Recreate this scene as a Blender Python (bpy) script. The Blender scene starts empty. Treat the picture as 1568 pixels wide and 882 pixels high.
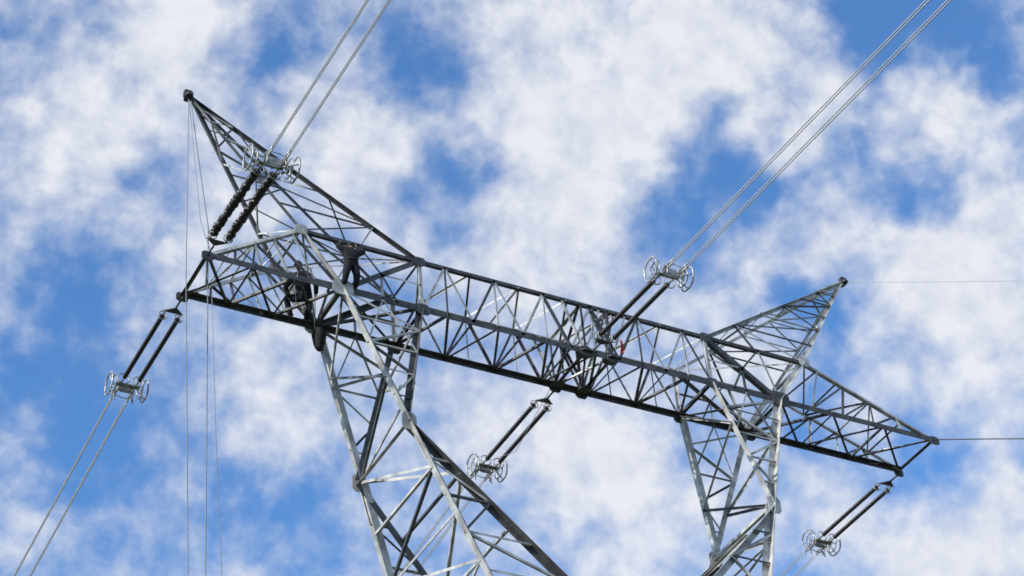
import bpy, math, random
from mathutils import Vector as V, Matrix
random.seed(7)
sc=bpy.context.scene
GZ=-44.2
# ---------------------------------------------------------------- materials
def mat(name,base,rough=.5,metal=0.,var=.0,scale=3.,base2=None,bump=0.,bscale=40.):
    m=bpy.data.materials.new(name);m.use_nodes=True;nt=m.node_tree;b=nt.nodes['Principled BSDF']
    b.inputs['Roughness'].default_value=rough;b.inputs['Metallic'].default_value=metal
    tc=nt.nodes.new('ShaderNodeTexCoord');n=nt.nodes.new('ShaderNodeTexNoise')
    n.inputs['Scale'].default_value=scale;n.inputs['Detail'].default_value=4
    nt.links.new(tc.outputs['Object'],n.inputs['Vector'])
    r=nt.nodes.new('ShaderNodeValToRGB');r.color_ramp.elements[0].position=.35;r.color_ramp.elements[1].position=.65
    c2=base2 or tuple(max(0,c*(1-var)) for c in base)
    r.color_ramp.elements[0].color=(*c2,1);r.color_ramp.elements[1].color=(*base,1)
    nt.links.new(n.outputs['Fac'],r.inputs['Fac']);nt.links.new(r.outputs['Color'],b.inputs['Base Color'])
    if bump:
        n2=nt.nodes.new('ShaderNodeTexNoise');n2.inputs['Scale'].default_value=bscale;nt.links.new(tc.outputs['Object'],n2.inputs['Vector'])
        bp=nt.nodes.new('ShaderNodeBump');bp.inputs['Strength'].default_value=bump;bp.inputs['Distance'].default_value=.02
        nt.links.new(n2.outputs['Fac'],bp.inputs['Height']);nt.links.new(bp.outputs['Normal'],b.inputs['Normal'])
    return m
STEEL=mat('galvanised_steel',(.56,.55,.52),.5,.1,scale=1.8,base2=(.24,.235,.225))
DSTEEL=mat('dark_and_shaded_steel',(.085,.085,.087),.6,.1,scale=3,base2=(.038,.038,.04))  # near-black steel: shade painted into chords and legs; also dark fittings and random braces
PORC=mat('brown_insulator_glaze',(.022,.018,.02),.4,0,scale=8,base2=(.012,.01,.012))
ALU=mat('aluminium_fitting',(.50,.50,.48),.4,.3,scale=6,base2=(.16,.16,.16))
CABLE=mat('aluminium_cable',(.50,.50,.49),.5,.2,scale=20,base2=(.38,.38,.38))
ROPE=mat('nylon_rope',(.26,.27,.30),.9,0,scale=20,base2=(.18,.19,.22))
CLOTH=mat('work_clothes',(.012,.013,.018),.95,0,scale=12,base2=(.005,.006,.008),bump=.6,bscale=14)
SKIN=mat('skin',(.30,.17,.11),.6,0,scale=20,base2=(.24,.13,.085))
HELM=mat('hard_hat',(.03,.03,.04),.5,0,scale=20,base2=(.02,.02,.022))
BOOT=mat('boot_leather',(.02,.018,.016),.7,0,scale=20,base2=(.012,.011,.01))
RED=mat('red_cloth',(.55,.05,.03),.9,0,scale=9,base2=(.38,.03,.02))
CANVAS=mat('canvas',(.025,.025,.025),.95,0,scale=15,base2=(.012,.012,.014),bump=.5,bscale=20)
GRASS=mat('grass_ground',(.07,.085,.03),.95,0,scale=.35,base2=(.05,.045,.025))
# ---------------------------------------------------------------- mesh builder
class MB:
    def __init__(s,mats): s.v=[];s.f=[];s.m=[];s.mats=mats;s.sm=[]
    def add(s,vs,fs,mi=0,smooth=False):
        o=len(s.v);s.v+=[tuple(x) for x in vs]
        for f in fs: s.f.append([i+o for i in f]);s.m.append(mi);s.sm.append(smooth)
    def obj(s,name,parent=None):
        me=bpy.data.meshes.new(name);me.from_pydata(s.v,[],s.f);me.update()
        for m in s.mats: me.materials.append(m)
        me.polygons.foreach_set('material_index',s.m);me.polygons.foreach_set('use_smooth',s.sm)
        o=bpy.data.objects.new(name,me);sc.collection.objects.link(o)
        if parent: o.parent=parent
        return o
    def angle(s,p,q,w,n,mi=0,t=None,flip=1):
        p=V(p);q=V(q);d=(q-p)
        if d.length<1e-4:return
        d.normalize();n=V(n);a=(n-d*n.dot(d))
        if a.length<1e-3:a=d.orthogonal()
        a.normalize();b=d.cross(a)*flip;t=t or max(.008,w*.1)
        pr=[(-.5*w,0),(.5*w,0),(.5*w,-t),(-.5*w+t,-t),(-.5*w+t,-w),(-.5*w,-w)]
        vs=[e+b*x+a*y for e in (p,q) for x,y in pr]
        s.add(vs,[(i,(i+1)%6,(i+1)%6+6,i+6) for i in range(6)]+[(0,5,4,3),(3,2,1,0),(6,7,8,9),(9,10,11,6)],mi)
    def plate(s,c,u,v,t,mi=0,pts=None):
        c=V(c);u=V(u);v=V(v);n=u.cross(v).normalized()*t/2
        pts=pts or [(-1,-.6),(-.6,-1),(.6,-1),(1,-.6),(1,.6),(.6,1),(-.6,1),(-1,.6)]
        k=len(pts);vs=[c+u*x+v*y-n for x,y in pts]+[c+u*x+v*y+n for x,y in pts]
        s.add(vs,[tuple(range(k))[::-1],tuple(range(k,2*k))]+[(i,(i+1)%k,(i+1)%k+k,i+k) for i in range(k)],mi)
    def tube(s,pts,r,mi=0,seg=8,closed=False,rs=None):
        pts=[V(p) for p in pts];n=len(pts);vs=[];up=None
        for i,p in enumerate(pts):
            a=pts[(i-1)%n] if (closed or i>0) else p
            b=pts[(i+1)%n] if (closed or i<n-1) else p
            d=(b-a).normalized()
            if up is None: up=d.orthogonal().normalized()
            up=(up-d*up.dot(d)).normalized();w=d.cross(up);rr=rs[i] if rs else r
            vs+=[p+(up*math.cos(j*2*math.pi/seg)+w*math.sin(j*2*math.pi/seg))*rr for j in range(seg)]
        fs=[]
        for i in range(n if closed else n-1):
            i2=(i+1)%n
            for j in range(seg):
                k=(j+1)%seg;fs.append((i*seg+j,i*seg+k,i2*seg+k,i2*seg+j))
        if not closed: fs+=[tuple(range(seg))[::-1],tuple(range((n-1)*seg,n*seg))]
        s.add(vs,fs,mi,True)
    def ring(s,c,u,v,ru,rv,r,mi=0,seg=28,e=.75):
        c=V(c);u=V(u).normalized();v=V(v).normalized();P=[]
        for i in range(seg):
            a=i*2*math.pi/seg;x=math.cos(a);y=math.sin(a)
            P.append(c+u*ru*math.copysign(abs(x)**e,x)+v*rv*math.copysign(abs(y)**e,y))
        s.tube(P,r,mi,6,True)
# ---------------------------------------------------------------- tower geometry
h=2.045;w=2.2;hw=w/2
XI,XO,XN=5.59,8.45,9.86
EL,ER=13.05,15.2
KX,KZ,KW=6.72,-5.215,3.653/2
DI,DO,DY=.897,.3313,.156
WZ=-11.9
T=MB([STEEL,DSTEEL])
def L(a,b,t): return V(a).lerp(V(b),t)
def br(a,b,s=.075,n=(0,-1,0),mi=0):
    if mi==0 and random.random()<.28 and s<.12: mi=1
    T.angle(a,b,s,n,mi,flip=random.choice((1,-1)))
def zig(a0,a1,b0,b1,k,s,n,mi=0,posts=False,start=0,pm=.8):
    for i in range(k):
        t0=i/k;t1=(i+1)/k
        if (i+start)%2==0: br(L(a0,a1,t0),L(b0,b1,t1),s,n,mi)
        else: br(L(b0,b1,t0),L(a0,a1,t1),s,n,mi)
        if posts and i>0: br(L(a0,a1,t0),L(b0,b1,t0),s*pm,n,mi)
def warren(a0,a1,b0,b1,k,s,n,mi=0):
    for i in range(k):
        m=L(b0,b1,(i+.5)/k);br(L(a0,a1,i/k),m,s,n,mi);br(m,L(a0,a1,(i+1)/k),s,n,mi)
D=1  # dark slot: shade of chords, undersides and left inner legs put into colour
Y=(-hw,hw)
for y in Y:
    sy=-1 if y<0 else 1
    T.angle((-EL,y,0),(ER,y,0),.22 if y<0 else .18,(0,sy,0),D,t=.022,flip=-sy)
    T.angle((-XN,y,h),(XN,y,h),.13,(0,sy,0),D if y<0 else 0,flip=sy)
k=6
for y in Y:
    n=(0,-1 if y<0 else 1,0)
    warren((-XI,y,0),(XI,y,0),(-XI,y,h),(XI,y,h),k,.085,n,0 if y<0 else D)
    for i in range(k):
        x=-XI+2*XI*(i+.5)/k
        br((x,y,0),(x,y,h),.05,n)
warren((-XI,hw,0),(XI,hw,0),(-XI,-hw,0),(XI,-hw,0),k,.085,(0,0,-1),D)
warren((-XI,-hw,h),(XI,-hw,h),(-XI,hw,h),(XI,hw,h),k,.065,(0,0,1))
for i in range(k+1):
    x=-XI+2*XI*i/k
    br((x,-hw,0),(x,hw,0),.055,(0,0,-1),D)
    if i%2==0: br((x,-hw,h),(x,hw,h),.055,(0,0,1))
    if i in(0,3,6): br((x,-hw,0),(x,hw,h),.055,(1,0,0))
for x in (.54,1.58):
    br((x,-hw,0),(x,hw,0),.13,(0,0,-1),D);br((x,-hw,h),(x,hw,h),.1,(0,0,1))
    for y in Y:
        n=(0,-1 if y<0 else 1,0)
        br((x,y,0),(x,y,h),.09,n,D);br((x,y,0),(x-.75,y,h),.07,n);br((x,y,0),(x+.75,y,h),.07,n)
        T.plate((x,y*1.02,-.02),(.22,0,0),(0,0,.2),.03,D)
        T.plate((x,y*.9,-.03),(.24,0,0),(0,.26,0),.03,D)
    br((x,-hw,h),(x,hw,0),.08,(1,0,0));br((x,hw,h),(x,-hw,0),.08,(1,0,0))
br((.54,-hw,0),(1.58,hw,0),.07,(0,0,-1));br((1.58,-hw,0),(.54,hw,0),.07,(0,0,-1))
KN={}
for s,E,tx,tz in ((-1,EL,13.4,7.72),(1,ER,13.55,7.75)):
    tip=V((s*tx,0,tz))
    for y in Y:
        sy=-1 if y<0 else 1;n=(0,sy,0)
        I0=V((s*XI,y,0));I1=V((s*XI,y,h));O0=V((s*XO,y,0));N=V((s*XN,y,h));En=V((s*E,y*.97,0.02))
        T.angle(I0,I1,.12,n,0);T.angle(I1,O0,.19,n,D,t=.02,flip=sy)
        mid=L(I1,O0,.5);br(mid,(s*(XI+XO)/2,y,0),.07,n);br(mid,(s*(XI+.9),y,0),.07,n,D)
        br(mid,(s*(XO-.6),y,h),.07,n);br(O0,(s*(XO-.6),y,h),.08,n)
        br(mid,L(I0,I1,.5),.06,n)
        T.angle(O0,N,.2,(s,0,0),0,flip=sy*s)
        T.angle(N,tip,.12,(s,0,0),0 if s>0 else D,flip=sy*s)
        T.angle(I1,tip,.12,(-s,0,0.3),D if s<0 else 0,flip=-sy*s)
        ks=[0,.2,.38,.54,.68,.8,.9]
        for i in range(len(ks)-1):
            a0=L(I1,tip,ks[i]);b0=L(N,tip,ks[i]);a1=L(I1,tip,ks[i+1]);b1=L(N,tip,ks[i+1])
            if i%2==0: br(b0,a1,.06,n,D if s<0 else 0)
            else: br(a0,b1,.06,n)
            if i and (s>0 or i%2): br(a0,b0,.045,n)
        br((s*(XI+XN)/2,y,h),L(I1,tip,.2),.06,n)
        T.angle(N,En,.13,(0,sy,.3),0,flip=sy*s)
        Ob=V((s*XO,y,0));Eb=V((s*E,y,0));kk=5
        for i in range(kk):
            tb0=i/kk;tt=(i+.5)/kk;tb1=(i+1)/kk
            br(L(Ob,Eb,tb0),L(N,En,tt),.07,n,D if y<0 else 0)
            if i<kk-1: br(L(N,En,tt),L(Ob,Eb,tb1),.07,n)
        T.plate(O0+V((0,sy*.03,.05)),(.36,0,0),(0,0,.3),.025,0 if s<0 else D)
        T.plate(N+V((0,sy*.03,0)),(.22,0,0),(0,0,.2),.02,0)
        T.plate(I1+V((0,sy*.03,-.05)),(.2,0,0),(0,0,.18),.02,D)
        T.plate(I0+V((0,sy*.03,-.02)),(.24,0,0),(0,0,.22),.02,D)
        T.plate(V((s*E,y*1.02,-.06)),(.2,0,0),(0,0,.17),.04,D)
    f=lambda x,z,q=.07,n=(0,0,-1),mi=0: br((x,-hw,z),(x,hw,z),q,n,mi)
    f(s*XO,0,.14,mi=D);f(s*XI,0,.12,mi=D);f(s*XN,h,.09);f(s*E,0,.14,mi=D)
    br((s*XI,-hw,0),(s*XO,hw,0),.09,(0,0,-1),D);br((s*XI,hw,0),(s*XO,-hw,0),.09,(0,0,-1),D)
    br((s*XI,-hw,h),(s*XN,hw,h),.06,(0,0,1));br((s*XI,hw,h),(s*XN,-hw,h),.06,(0,0,1))
    br((s*XO,-hw,0),(s*XN,hw,h),.07,(s,0,0));br((s*XO,hw,0),(s*XN,-hw,h),.07,(s,0,0))
    kk=3
    for i in range(kk):
        x0=s*(XO+(E-XO)*i/kk);x1=s*(XO+(E-XO)*(i+1)/kk)
        br((x0,-hw,0),(x1,hw,0),.085,(0,0,-1),D);br((x0,hw,0),(x1,-hw,0),.085,(0,0,-1),D)
        if i: f(x0,0,.07,mi=D)
    zig((s*XN,-hw,h),(s*E,-hw,0),(s*XN,hw,h),(s*E,hw,0),4,.06,(0,0,1),posts=True)
    for aa in ((s*XI,h,),(s*XN,h)):
        zig((aa[0],-hw,aa[1]),tip,(aa[0],hw,aa[1]),tip,5,.055,(s,0,0),posts=s>0)
    T.plate(tip+V((0,0,.02)),(.16,0,0),(0,0,.16),.14,D);T.plate(tip+V((0,0,-.1)),(.12,0,0),(0,.22,0),.05,D)
    def low(y,d,z): return V((s*(KX-(KZ-z)*d),y*(KW+(KZ-z)*DY),z))
    for yy in (-1,1):
        n=(0,yy,0);K=V((s*KX,yy*KW,KZ));O=V((s*XO,yy*hw,0));I=V((s*XI,yy*hw,0))
        KN[(s,yy)]=K
        T.angle(O,K,.24 if yy<0 else .2,(s,0,-.4),0,t=.022,flip=-yy*s)
        T.angle(I,K,.2,(-s,0,-.2),(0 if (s>0) else D),t=.02,flip=yy*s)
        for i,(t0,t1) in enumerate(((.0,.2),(.2,.4),(.4,.6),(.6,.8))):
            if i%2==0: br(L(O,K,t0),L(I,K,t1),.075,n)
            else: br(L(I,K,t0),L(O,K,t1),.075,n)
            if i%2 or yy<0: br(L(O,K,t1),L(I,K,t1),.055,n)
        Wo=low(yy,DO,WZ);Wi=low(yy,DI,WZ)
        T.angle(K,Wo,.25,(s,0,-.2),0,t=.022,flip=-yy*s)
        T.angle(K,Wi,.23,(-s,0,.2),0 if s>0 else D,t=.022,flip=yy*s)
        for i in range(5):
            t0=i/5;t1=(i+1)/5
            if i%2==0: br(L(K,Wi,t0),L(K,Wo,t1),.08,n)
            else: br(L(K,Wo,t0),L(K,Wi,t1),.08,n)
            if i: br(L(K,Wo,t0),L(K,Wi,t0),.075,n)
        T.plate(K+V((0,yy*.03,0)),(.25,0,0),(0,0,.32),.025,0)
    for lx in (XO,XI):
        N0=V((s*lx,-hw,0));F0=V((s*lx,hw,0));KN_=V((s*KX,-KW,KZ));KF=V((s*KX,KW,KZ))
        zig(N0,KN_,F0,KF,3,.085,(s,0,0),posts=False,start=0 if s<0 else 1)
    br(KN_,KF,.12,(0,0,-1))
    for d in (DI,DO):
        a0=KN_;a1=low(-1,d,WZ);b0=KF;b1=low(1,d,WZ)
        zig(a0,a1,b0,b1,4,.1,(s,0,0),posts=True,start=1,pm=.9)
    for yy in (-1,1):
        br((s*(XI+XO)/2,yy*hw,0),L(V((s*XI,yy*hw,0)),KN[(s,yy)],.4),.055,(0,yy,0))
        br((s*(XI+XO)/2,yy*hw,0),L(V((s*XO,yy*hw,0)),KN[(s,yy)],.4),.055,(0,yy,0))
    for yy in (-1,1):
        Wo=low(yy,DO,WZ);G=V((s*8.2,yy*7.2,GZ+.4))
        T.angle(Wo,G,.28,(s,0,0),0,t=.025,flip=-yy*s)
        T.plate(G+V((0,0,-.15)),(.5,0,0),(0,.5,0),.5,D)
wo=KX-(KZ-WZ)*DO;wy=KW+(KZ-WZ)*DY;wi=KX-(KZ-WZ)*DI
for yy in (-1,1):
    T.angle((-wo,yy*wy,WZ),(wo,yy*wy,WZ),.16,(0,yy,0),0)
    A0=V((-wo,yy*wy,WZ));A1=V((-8.2,yy*7.2,GZ+.4));B0=V((wo,yy*wy,WZ));B1=V((8.2,yy*7.2,GZ+.4))
    zig(A0,A1,B0,B1,5,.13,(0,yy,0),posts=True);zig(B0,B1,A0,A1,5,.13,(0,yy,0))
for sx in (-1,1):
    A0=V((sx*wo,-wy,WZ));A1=V((sx*8.2,-7.2,GZ+.4));B0=V((sx*wo,wy,WZ));B1=V((sx*8.2,7.2,GZ+.4))
    br(A0,B0,.14,(0,0,-1));zig(A0,A1,B0,B1,5,.13,(sx,0,0),posts=True);zig(B0,B1,A0,A1,5,.13,(sx,0,0))
T.obj('transmission_tower')
# ---------------------------------------------------------------- insulators
def string(A,sy,drop,bulk=1.,side=0.,ro=.62):
    A=V(A);d=V((side,sy*math.cos(drop),-math.sin(drop))).normalized();x=V((1,0,0));x=(x-d*x.dot(d)).normalized();z=x.cross(d)*(1 if x.cross(d).z>0 else -1)
    M=MB([PORC,ALU,DSTEEL])
    P=lambda a,b=0,c=0:A+d*a+x*b+z*c
    M.tube([P(-.05,0,-.05),P(.3),P(.62)],.035,2)
    M.plate(P(.72),x*.36,d*.13,.03,2,[(-1,1),(-.15,-1),(.15,-1),(1,1)])
    for sx in (-.26,.26):
        M.tube([P(.8,sx),P(1.05,sx)],.03,1)
        M.ring(P(1.08,sx),x,z,.15,.15,.018,1,18,1.)
        M.ring(P(1.16,sx),x,z,.11,.11,.016,1,18,1.)
        s0,s1=1.08,4.72;n=34;pts=[];rs=[]
        for i in range(n):
            a=s0+(s1-s0)*i/n;st=(s1-s0)/n
            wob=V((random.uniform(-1,1),0,random.uniform(-1,1)))*.03*(bulk-1)
            rb=bulk*(1+(bulk-1)*random.uniform(-.3,.3))
            for u,r in ((0,.066),(.2,.068*rb),(.35,.085*rb),(.6,.085*rb),(.75,.068*rb)):
                pts.append(P(a+u*st,sx)+wob);rs.append(r)
        M.tube(pts,0,0,10,rs=rs)
        M.tube([P(4.7,sx),P(5.1,sx)],.035,1)
        M.ring(P(4.78,sx),x,z,.2,.2,.022,1,20,1.)
        o=ro if sx>0 else -ro
        M.ring(P(5.2,o),d,z,.38,.38,.03,1,30,.8)
        M.ring(P(5.2,o*.76),d,z,.3,.3,.022,1,30,.8)
        M.tube([P(5.1,sx),P(5.2,o*.8),P(5.2,o,.36)],.018,1);M.tube([P(5.1,sx),P(5.2,o,-.36)],.018,1)
        M.tube([P(5.1,sx),P(5.5,o)],.018,1)
    M.plate(P(5.12),x*.4,d*.1,.035,1,[(-1,-1),(1,-1),(1,.4),(.6,1),(-.6,1),(-1,.4)])
    M.plate(P(5.3,0,.0),x*.3,z*.16,.03,1)
    ends=[]
    for bx in (-.27,.27):
        for bz in (-.055,.055):
            M.tube([P(5.22,bx*.9,bz*.6),P(5.45,bx,bz),P(5.95,bx,bz)],.032,1,rs=[.03,.04,.026])
            M.tube([P(5.6,bx,bz),P(5.62,bx*1.1,bz-.14),P(5.5,bx*1.2,bz-.32)],.025,1)
            ends.append(P(5.9,bx,bz))
    M.ring(P(5.5,0,-.02),x,z,.36,.22,.016,1,22,.8)
    M.obj('insulator_string')
    return ends,d
def cables(ends,sy,slope,length=130,sag=.0006,side=0.,r=.019):
    M=MB([CABLE])
    for e in ends:
        pts=[]
        for i in range(40):
            t=length*(i/39)**1.6
            pts.append(e+V((side*t,sy*t,-slope*t+sag*t*t)))
        M.tube(pts,r,0,6)
    for t in (38,88):
        q=[e+V((side*t,sy*t,-slope*t+sag*t*t)) for e in ends];q=[q[0],q[1],q[3],q[2]]
        M.tube(q,.03,0,6,True)
    M.obj('power_line_cable')
e,_=string((-EL,hw,-.1),1,-.0);cables(e,1,.10)
e,_=string((.54,hw,-.1),1,-.0);cables(e,1,.10)
e,_=string((ER,hw,-.1),1,-.0);cables(e,1,.10)
e,_=string((-EL,-hw,0),-1,.095,1.6,ro=.74);cables(e,-1,.03,length=46,sag=0,r=.019)
e,_=string((.75,-hw,0),-1,.10,1.0,side=-.02,ro=.68);cables(e,-1,.07,length=46,sag=.0,r=.021)
# ---------------------------------------------------------------- ropes
def rope(pts,r=.013,m=ROPE,name='rope'):
    M=MB([m]);M.tube(pts,r,0,6);return M.obj(name)
rope([(-13.38,0,7.6),(-13.36,-.05,0),(-13.3,-.6,-12),(-13.2,-.8,GZ)],.016)
rope([(-13.3,0,7.5),(-13.0,0,5),(-12.62,0,2.1),(-12.6,-.1,-12),(-12.5,-.1,GZ)],.018)
rope([(-12.45,.1,-.1),(-12.25,.1,-6),(-12.0,0,-12.5),(-11.2,0,GZ)],.012)
rope([(-13.35,.05,7.6),(-13.0,-.3,2),(-12.9,-1.05,.1)],.012)
rope([(ER,-hw,0),(ER,-hw-3,-1.9),(ER+.2,-hw-67,-42.8)],.022,DSTEEL,'guy_cable')
rope([(13.6,0,7.75),(13.6,-3,5.5),(13.8,-65,-40.)],.012,CABLE,'guy_cable')
rope([(.3,hw,-.2),(0.2,3.6,-1.2),(-.2,6.4,-.2)],.010)
# ---------------------------------------------------------------- people
def skin(name,verts,edges,rad,m,parent,roots=(0,),lv=2):
    me=bpy.data.meshes.new(name);me.from_pydata([tuple(v) for v in verts],edges,[]);me.update();me.materials.append(m)
    o=bpy.data.objects.new(name,me);sc.collection.objects.link(o);o.parent=parent
    md=o.modifiers.new('Skin','SKIN');md.use_smooth_shade=True
    sv=me.skin_vertices[0].data
    for i,r in enumerate(rad):
        sv[i].radius=(r,r) if not isinstance(r,tuple) else r
        sv[i].use_root=i in roots
    s=o.modifiers.new('Sub','SUBSURF');s.levels=lv;s.render_levels=lv
    return o
def person(loc,J,face=(0,-1,0),scale=1.):
    root=bpy.data.objects.new('lineman',None);sc.collection.objects.link(root);root.location=loc;root.scale=(scale,)*3
    j={k:V(v) for k,v in J.items()}
    order=['pelvis','waist','chest','neck','shL','elL','wrL','shR','elR','wrR','hipL','knL','anL','hipR','knR','anR']
    R=[.21,.21,.235,.09,.135,.10,.065,.135,.10,.065,.165,.125,.09,.165,.125,.09]
    ix={k:i for i,k in enumerate(order)}
    E=[('pelvis','waist'),('waist','chest'),('chest','neck'),('chest','shL'),('shL','elL'),('elL','wrL'),('chest','shR'),('shR','elR'),('elR','wrR'),('pelvis','hipL'),('hipL','knL'),('knL','anL'),('pelvis','hipR'),('hipR','knR'),('knR','anR')]
    skin('clothed_body',[j[k] for k in order],[(ix[a],ix[b]) for a,b in E],R,CLOTH,root)
    f=V(face).normalized();H=j['head'];n=(H-j['neck']).normalized()
    sd=f.cross(n).normalized()
    hv=[j['neck']-n*.02,H-n*.06,H+n*.02,H+n*.08,H-n*.075+f*.05,H-n*.01+f*.085,H-n*.01+f*.118]
    skin('head',hv,[(0,1),(1,2),(2,3),(1,4),(2,5),(5,6)],[.06,.08,.095,.08,.045,.03,.012],SKIN,root,(2,))
    M=MB([SKIN,HELM])
    for q in (-1,1):
        M.tube([H+sd*q*.088-n*.02,H+sd*q*.108-f*.01+n*.01],.0,0,8,rs=[.02,.026])
        M.tube([H+sd*q*.033+f*.085+n*.015,H+sd*q*.033+f*.1+n*.015],0,1,8,rs=[.013,.008])
    M.tube([H-n*.055+f*.09-sd*.025,H-n*.058+f*.1,H-n*.055+f*.09+sd*.025],.006,1,6)
    pr=[(.03,.15),(.036,.145),(.05,.125),(.09,.115),(.13,.085),(.165,.045),(.172,.004)]
    M.tube([H+n*a+f*.008 for a,_ in pr],0,1,16,rs=[b for _,b in pr])
    M.plate(H+n*.035+f*.14,sd*.08,f*.06,.008,1)
    M.obj('hard_hat_and_face',root)
    for q in 'LR':
        a=j['an'+q];t=j['toe'+q]
        dn=V((0,0,-1))
        skin('boot_'+q,[a+V((0,0,.06)),a,a+(t-a)*.5+dn*.01,t],[(0,1),(1,2),(2,3)],[.08,.065,.055,.045],BOOT,root,(1,))
    for q in 'LR':
        wr=j['wr'+q];el=j['el'+q];d=j.get('hd'+q)
        d=(wr-el).normalized() if d is None else V(d).normalized()
        c=V(j.get('curl'+q,-f));c=(c-d*c.dot(d)).normalized();s=d.cross(c).normalized()
        vs=[wr-d*.01,wr+d*.04,wr+d*.075];ed=[(0,1),(1,2)];rr=[.03,(.036,.03),(.036,.022)];roots=[0]
        for i,(o,l) in enumerate(((-.033,.07),(-.011,.08),(.011,.075),(.032,.06))):
            b=wr+d*.06+s*o;k0=len(vs)
            vs+=[b,b+d*l*.5+c*.012,b+d*l*.75+c*l*.5,b+d*l*.55+c*l*.85];rr+=[.011,.010,.009,.008]
            ed+=[(k0,k0+1),(k0+1,k0+2),(k0+2,k0+3)];roots.append(k0)
        k0=len(vs);b=wr+d*.02-s*.03
        vs+=[b,b-s*.03+d*.025+c*.015,b-s*.03+d*.05+c*.045];rr+=[.013,.011,.009];ed+=[(k0,k0+1),(k0+1,k0+2)];roots.append(k0)
        skin('hand_'+q,vs,ed,rr,SKIN,root,tuple(roots),1)
    M=MB([CANVAS]);p=j['pelvis'].lerp(j['waist'],.5);up=(j['waist']-j['pelvis']).normalized();u=up.orthogonal();M.ring(p,u,up.cross(u),.22,.22,.03,0,20,1.)
    M.tube([p+f*.2,p+f*.28-V((0,0,.12)),p+f*.23-V((0,0,.35))],.04,0)
    M.obj('safety_belt',root)
    return root
# standing on the near bottom chord, leaning out, both hands on the top chord above
person((-8.2,-1.2,0.05),dict(pelvis=(0,-.08,.93),waist=(0,-.1,1.1),chest=(0.0,-.12,1.33),neck=(0,-.12,1.48),head=(.0,-.1,1.63),
  shL=(-.22,-.12,1.4),elL=(-.47,-.1,1.55),wrL=(-.27,.04,1.83),shR=(.22,-.12,1.4),elR=(.48,-.1,1.55),wrR=(.27,.04,1.83),
  hipL=(-.12,-.08,.86),knL=(-.19,-.1,.48),anL=(-.21,.08,.12),toeL=(-.22,.22,.06),hipR=(.12,-.08,.86),knR=(.19,-.1,.49),anR=(.21,.08,.12),toeR=(.22,.22,.06),
  hdL=(0.05,.15,1),curlL=(0,1,0),hdR=(-.05,.15,1),curlR=(0,1,0)),face=(0,1,.1))
# crouching on the far bottom chord, bent over his work
person((-9.1,1.0,0.1),dict(pelvis=(-.02,-.5,.5),waist=(-.06,-.6,.68),chest=(-.2,-.75,.95),neck=(-.3,-.85,1.13),head=(-.36,-.93,1.27),
  shL=(-.42,-.66,1.0),elL=(-.6,-.45,.75),wrL=(-.42,-.3,.5),shR=(0.02,-.88,1.0),elR=(.2,-.95,.75),wrR=(.3,-.7,.5),
  hipL=(-.14,-.42,.47),knL=(-.42,-.1,.6),anL=(-.2,.08,.1),toeL=(-.38,.08,.03),hipR=(.1,-.5,.47),knR=(.34,-.16,.56),anR=(.3,.08,.1),toeR=(.46,.08,.03),
  hdL=(.5,.5,-.4),curlL=(0,0,-1),hdR=(.4,.5,-.6),curlR=(0,0,-1)),face=(-.5,-.6,-.4),scale=1.08)
M=MB([CANVAS,ROPE])
c=V((-8.3,1.15,-.45))
pts=[];rs=[]
for a,r in ((.32,.22),(.3,.26),(.12,.24),(-.12,.2),(-.34,.12),(-.42,.05)): pts.append(c+V((0,0,a)));rs.append(r)
M.tube(pts,0,0,12,rs=rs)
M.tube([c+V((-.18,0,.3)),c+V((0,0,.75)),c+V((.18,0,.3))],.015,1)
M.obj('tool_bag')
rope([(-9.5,.2,.1),(-9.6,.1,.9),(-9.35,.0,1.55),(-9.0,.1,1.6),(-8.8,.3,1.1),(-8.75,.4,.2),(-8.7,.6,-.5)],.018,ROPE)
M=MB([RED]);vs=[];fs=[]
nx,nz=7,7
for i in range(nx):
    for k in range(nz):
        u=i/(nx-1);v=k/(nz-1)
        vs.append(V((1.9+.2*u*(1-.5*v),-1.16-.07*math.sin(5*u+3*v),.8-.45*v-.1*u)))
for i in range(nx-1):
    for k in range(nz-1): fs.append((i*nz+k,(i+1)*nz+k,(i+1)*nz+k+1,i*nz+k+1))
M.add(vs,fs,0,True);M.obj('red_flag')
# ---------------------------------------------------------------- ground
M=MB([GRASS]);S=3000;n=24;vs=[];fs=[]
for i in range(n+1):
    for k in range(n+1):
        x=-S+2*S*i/n;y=-S+2*S*k/n;vs.append((x,y,GZ))
for i in range(n):
    for k in range(n): fs.append((i*(n+1)+k,(i+1)*(n+1)+k,(i+1)*(n+1)+k+1,i*(n+1)+k+1))
M.add(vs,fs);M.obj('ground')
# ---------------------------------------------------------------- camera
Rv=V((.8834,-.4620,-.0788));Uv=V((-.2335,-.5795,.7808));Fv=V((.4064,.6713,.6198))
cd=bpy.data.cameras.new('camera');co=bpy.data.objects.new('camera',cd);sc.collection.objects.link(co);sc.camera=co
m=Matrix((Rv,Uv,-Fv)).transposed().to_4x4();m.translation=V((-31.29,-49.28,-42.55));co.matrix_world=m
cd.sensor_width=36;cd.lens=36*3245/1568;cd.clip_end=20000;cd.clip_start=.1
# long lens focused a little short of the tower: slight softness as in the photograph
cd.dof.use_dof=True;cd.dof.focus_distance=34;cd.dof.aperture_fstop=2.8
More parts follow.
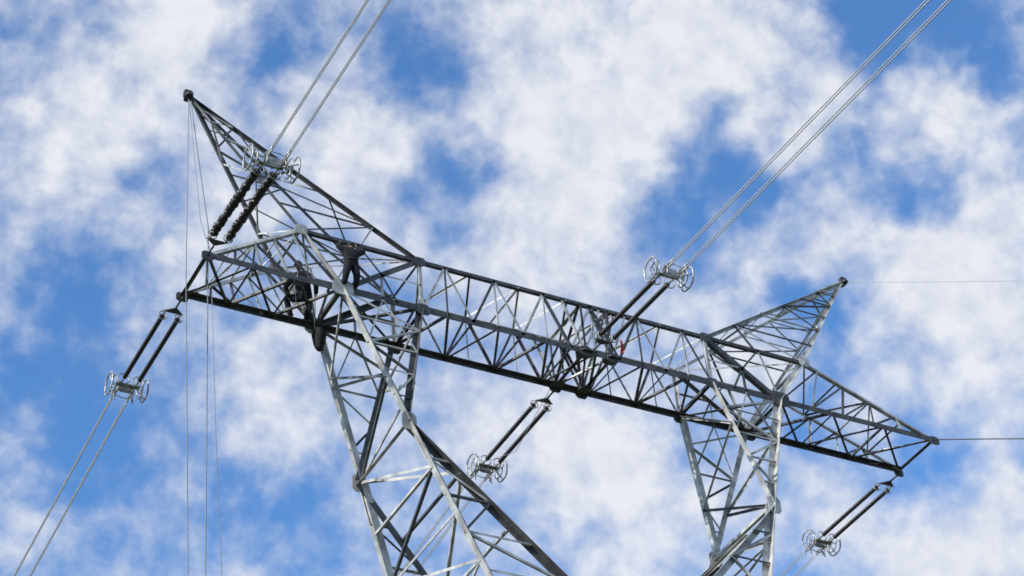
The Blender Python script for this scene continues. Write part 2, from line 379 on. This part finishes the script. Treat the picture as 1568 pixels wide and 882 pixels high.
# ---------------------------------------------------------------- sun & sky
sd=V((-.84,-.12,.50)).normalized();el=math.asin(sd.z);az=math.atan2(sd.x,sd.y)
sl=bpy.data.lights.new('sun','SUN');sl.energy=5;sl.angle=math.radians(.5);sl.color=(1,.955,.88)
so=bpy.data.objects.new('sun',sl);sc.collection.objects.link(so);so.rotation_euler=(-sd).to_track_quat('-Z','Y').to_euler()
W=bpy.data.worlds.new('World');sc.world=W;W.use_nodes=True;nt=W.node_tree;N=nt.nodes;Lk=nt.links;N.clear()
try:
    W.cycles.sampling_method='MANUAL';W.cycles.sample_map_resolution=256
except Exception: pass
out=N.new('ShaderNodeOutputWorld');bg=N.new('ShaderNodeBackground');bc=N.new('ShaderNodeBackground');mx=N.new('ShaderNodeMixShader')
sky=N.new('ShaderNodeTexSky');sky.sky_type='NISHITA';sky.sun_disc=False;sky.sun_elevation=el;sky.sun_rotation=az;sky.air_density=1.0;sky.dust_density=.4;sky.ozone_density=2.2
bg.inputs['Strength'].default_value=.12
tn=N.new('ShaderNodeVectorMath');tn.operation='MULTIPLY';tn.inputs[1].default_value=(.86,1.5,2.05)
Lk.new(sky.outputs[0],tn.inputs[0]);Lk.new(tn.outputs[0],bg.inputs['Color'])
tc=N.new('ShaderNodeTexCoord')
def math_(op,a,b=None,c=None,clamp=False):
    n=N.new('ShaderNodeMath');n.operation=op;n.use_clamp=clamp
    for i,v in enumerate((a,b,c)):
        if v is None: continue
        if isinstance(v,(int,float)): n.inputs[i].default_value=v
        else: Lk.new(v,n.inputs[i])
    return n.outputs[0]
def noise(vec,scale,detail,rough):
    n=N.new('ShaderNodeTexNoise');n.inputs['Scale'].default_value=scale;n.inputs['Detail'].default_value=detail;n.inputs['Roughness'].default_value=rough
    Lk.new(vec,n.inputs['Vector']);return n
nrm=N.new('ShaderNodeVectorMath');nrm.operation='NORMALIZE';Lk.new(tc.outputs['Generated'],nrm.inputs[0]);dirv=nrm.outputs[0]
def warp(vec,scale,amp):
    n=noise(vec,scale,3,.55)
    s=N.new('ShaderNodeVectorMath');s.operation='SUBTRACT';Lk.new(n.outputs['Color'],s.inputs[0]);s.inputs[1].default_value=(.5,.5,.5)
    def w(amp):
        m_=N.new('ShaderNodeVectorMath');m_.operation='MULTIPLY_ADD';Lk.new(s.outputs[0],m_.inputs[0]);m_.inputs[1].default_value=(amp,)*3;Lk.new(vec,m_.inputs[2]);return m_.outputs[0]
    return w(amp),w(amp*.22)
wd,wd2=warp(dirv,26,.045)
# cloud masses: directions on the sky (tangent offsets from a fixed sky direction), radius, weight
CL=[(310,60,120,.6),(200,130,110,.4),(60,170,120,.3),(900,60,170,.6),(1090,60,110,.6),(760,130,110,.4),
(510,230,100,.4),(860,210,100,.35),(930,270,120,.5),(570,310,110,.4),(850,390,120,.5),(1250,130,65,.5),
(1400,140,85,.5),(1490,190,90,.45),(1190,215,60,.4),(1300,350,90,.35),(1430,370,90,.45),(1530,360,100,.5),(1450,480,120,.5),(1540,560,110,.45),
(1160,435,45,.4),(1150,510,70,.3),(420,590,100,.3),(520,650,70,.2),(270,370,110,.25),(90,270,110,.25),(720,660,110,.4),(900,700,130,.5),(990,810,130,.4),
(1420,840,130,.6),(1560,800,100,.5),(1240,730,70,.3),(30,860,70,.25),(1010,160,80,.3),
(410,90,75,-.7),(610,90,100,-.5),(1410,10,110,-.8),(1300,0,90,-.6),(1530,85,65,-.7),(1110,270,90,-.6),(1020,370,85,-.55),(1220,460,75,-.6),
(120,540,170,-.45),(80,380,90,-.3),(130,720,150,-.45),(430,820,140,-.5),(770,250,50,-.45),(690,300,70,-.5),(1400,290,65,-.55),(1410,725,95,-.55),(1250,610,75,-.45),(50,80,60,-.3),
(1180,130,40,-.35),(1210,300,60,-.45),(230,270,70,-.2)]
acc=None
for x,y,r,wt in CL:
    dv=(Fv+Rv*((x-784)/3245)-Uv*((y-441)/3245)).normalized()
    dn=N.new('ShaderNodeVectorMath');dn.operation='DISTANCE';Lk.new(wd,dn.inputs[0]);dn.inputs[1].default_value=dv
    mr=N.new('ShaderNodeMapRange');mr.interpolation_type='SMOOTHSTEP';Lk.new(dn.outputs['Value'],mr.inputs['Value'])
    mr.inputs['From Min'].default_value=0;mr.inputs['From Max'].default_value=r*1.55/3245;mr.inputs['To Min'].default_value=wt;mr.inputs['To Max'].default_value=0
    acc=mr.outputs[0] if acc is None else math_('ADD',acc,mr.outputs[0])
n1=noise(wd2,24,4,.5);n2=noise(wd2,62,5,.55)
a=math_('MULTIPLY_ADD',n1.outputs['Fac'],1.5,-.75)
b=math_('MULTIPLY_ADD',n2.outputs['Fac'],1.25,-.625)
dens=math_('ADD',math_('ADD',a,b),acc)
dens=math_('ADD',dens,.03)
cov=N.new('ShaderNodeMapRange');cov.interpolation_type='SMOOTHSTEP';Lk.new(dens,cov.inputs['Value'])
cov.inputs['From Min'].default_value=-.62;cov.inputs['From Max'].default_value=.8;cov.inputs['To Min'].default_value=.02;cov.inputs['To Max'].default_value=.97
cr=N.new('ShaderNodeValToRGB');cr.color_ramp.elements[0].position=.3;cr.color_ramp.elements[1].position=.62
cr.color_ramp.elements[0].color=(.66,.71,.81,1);cr.color_ramp.elements[1].color=(.84,.86,.91,1)
Lk.new(n2.outputs['Fac'],cr.inputs['Fac']);Lk.new(cr.outputs[0],bc.inputs['Color']);bc.inputs['Strength'].default_value=1
Lk.new(cov.outputs[0],mx.inputs[0]);Lk.new(bg.outputs[0],mx.inputs[1]);Lk.new(bc.outputs[0],mx.inputs[2]);Lk.new(mx.outputs[0],out.inputs['Surface'])
sc.view_settings.view_transform='Standard';sc.view_settings.look='None';sc.view_settings.exposure=0
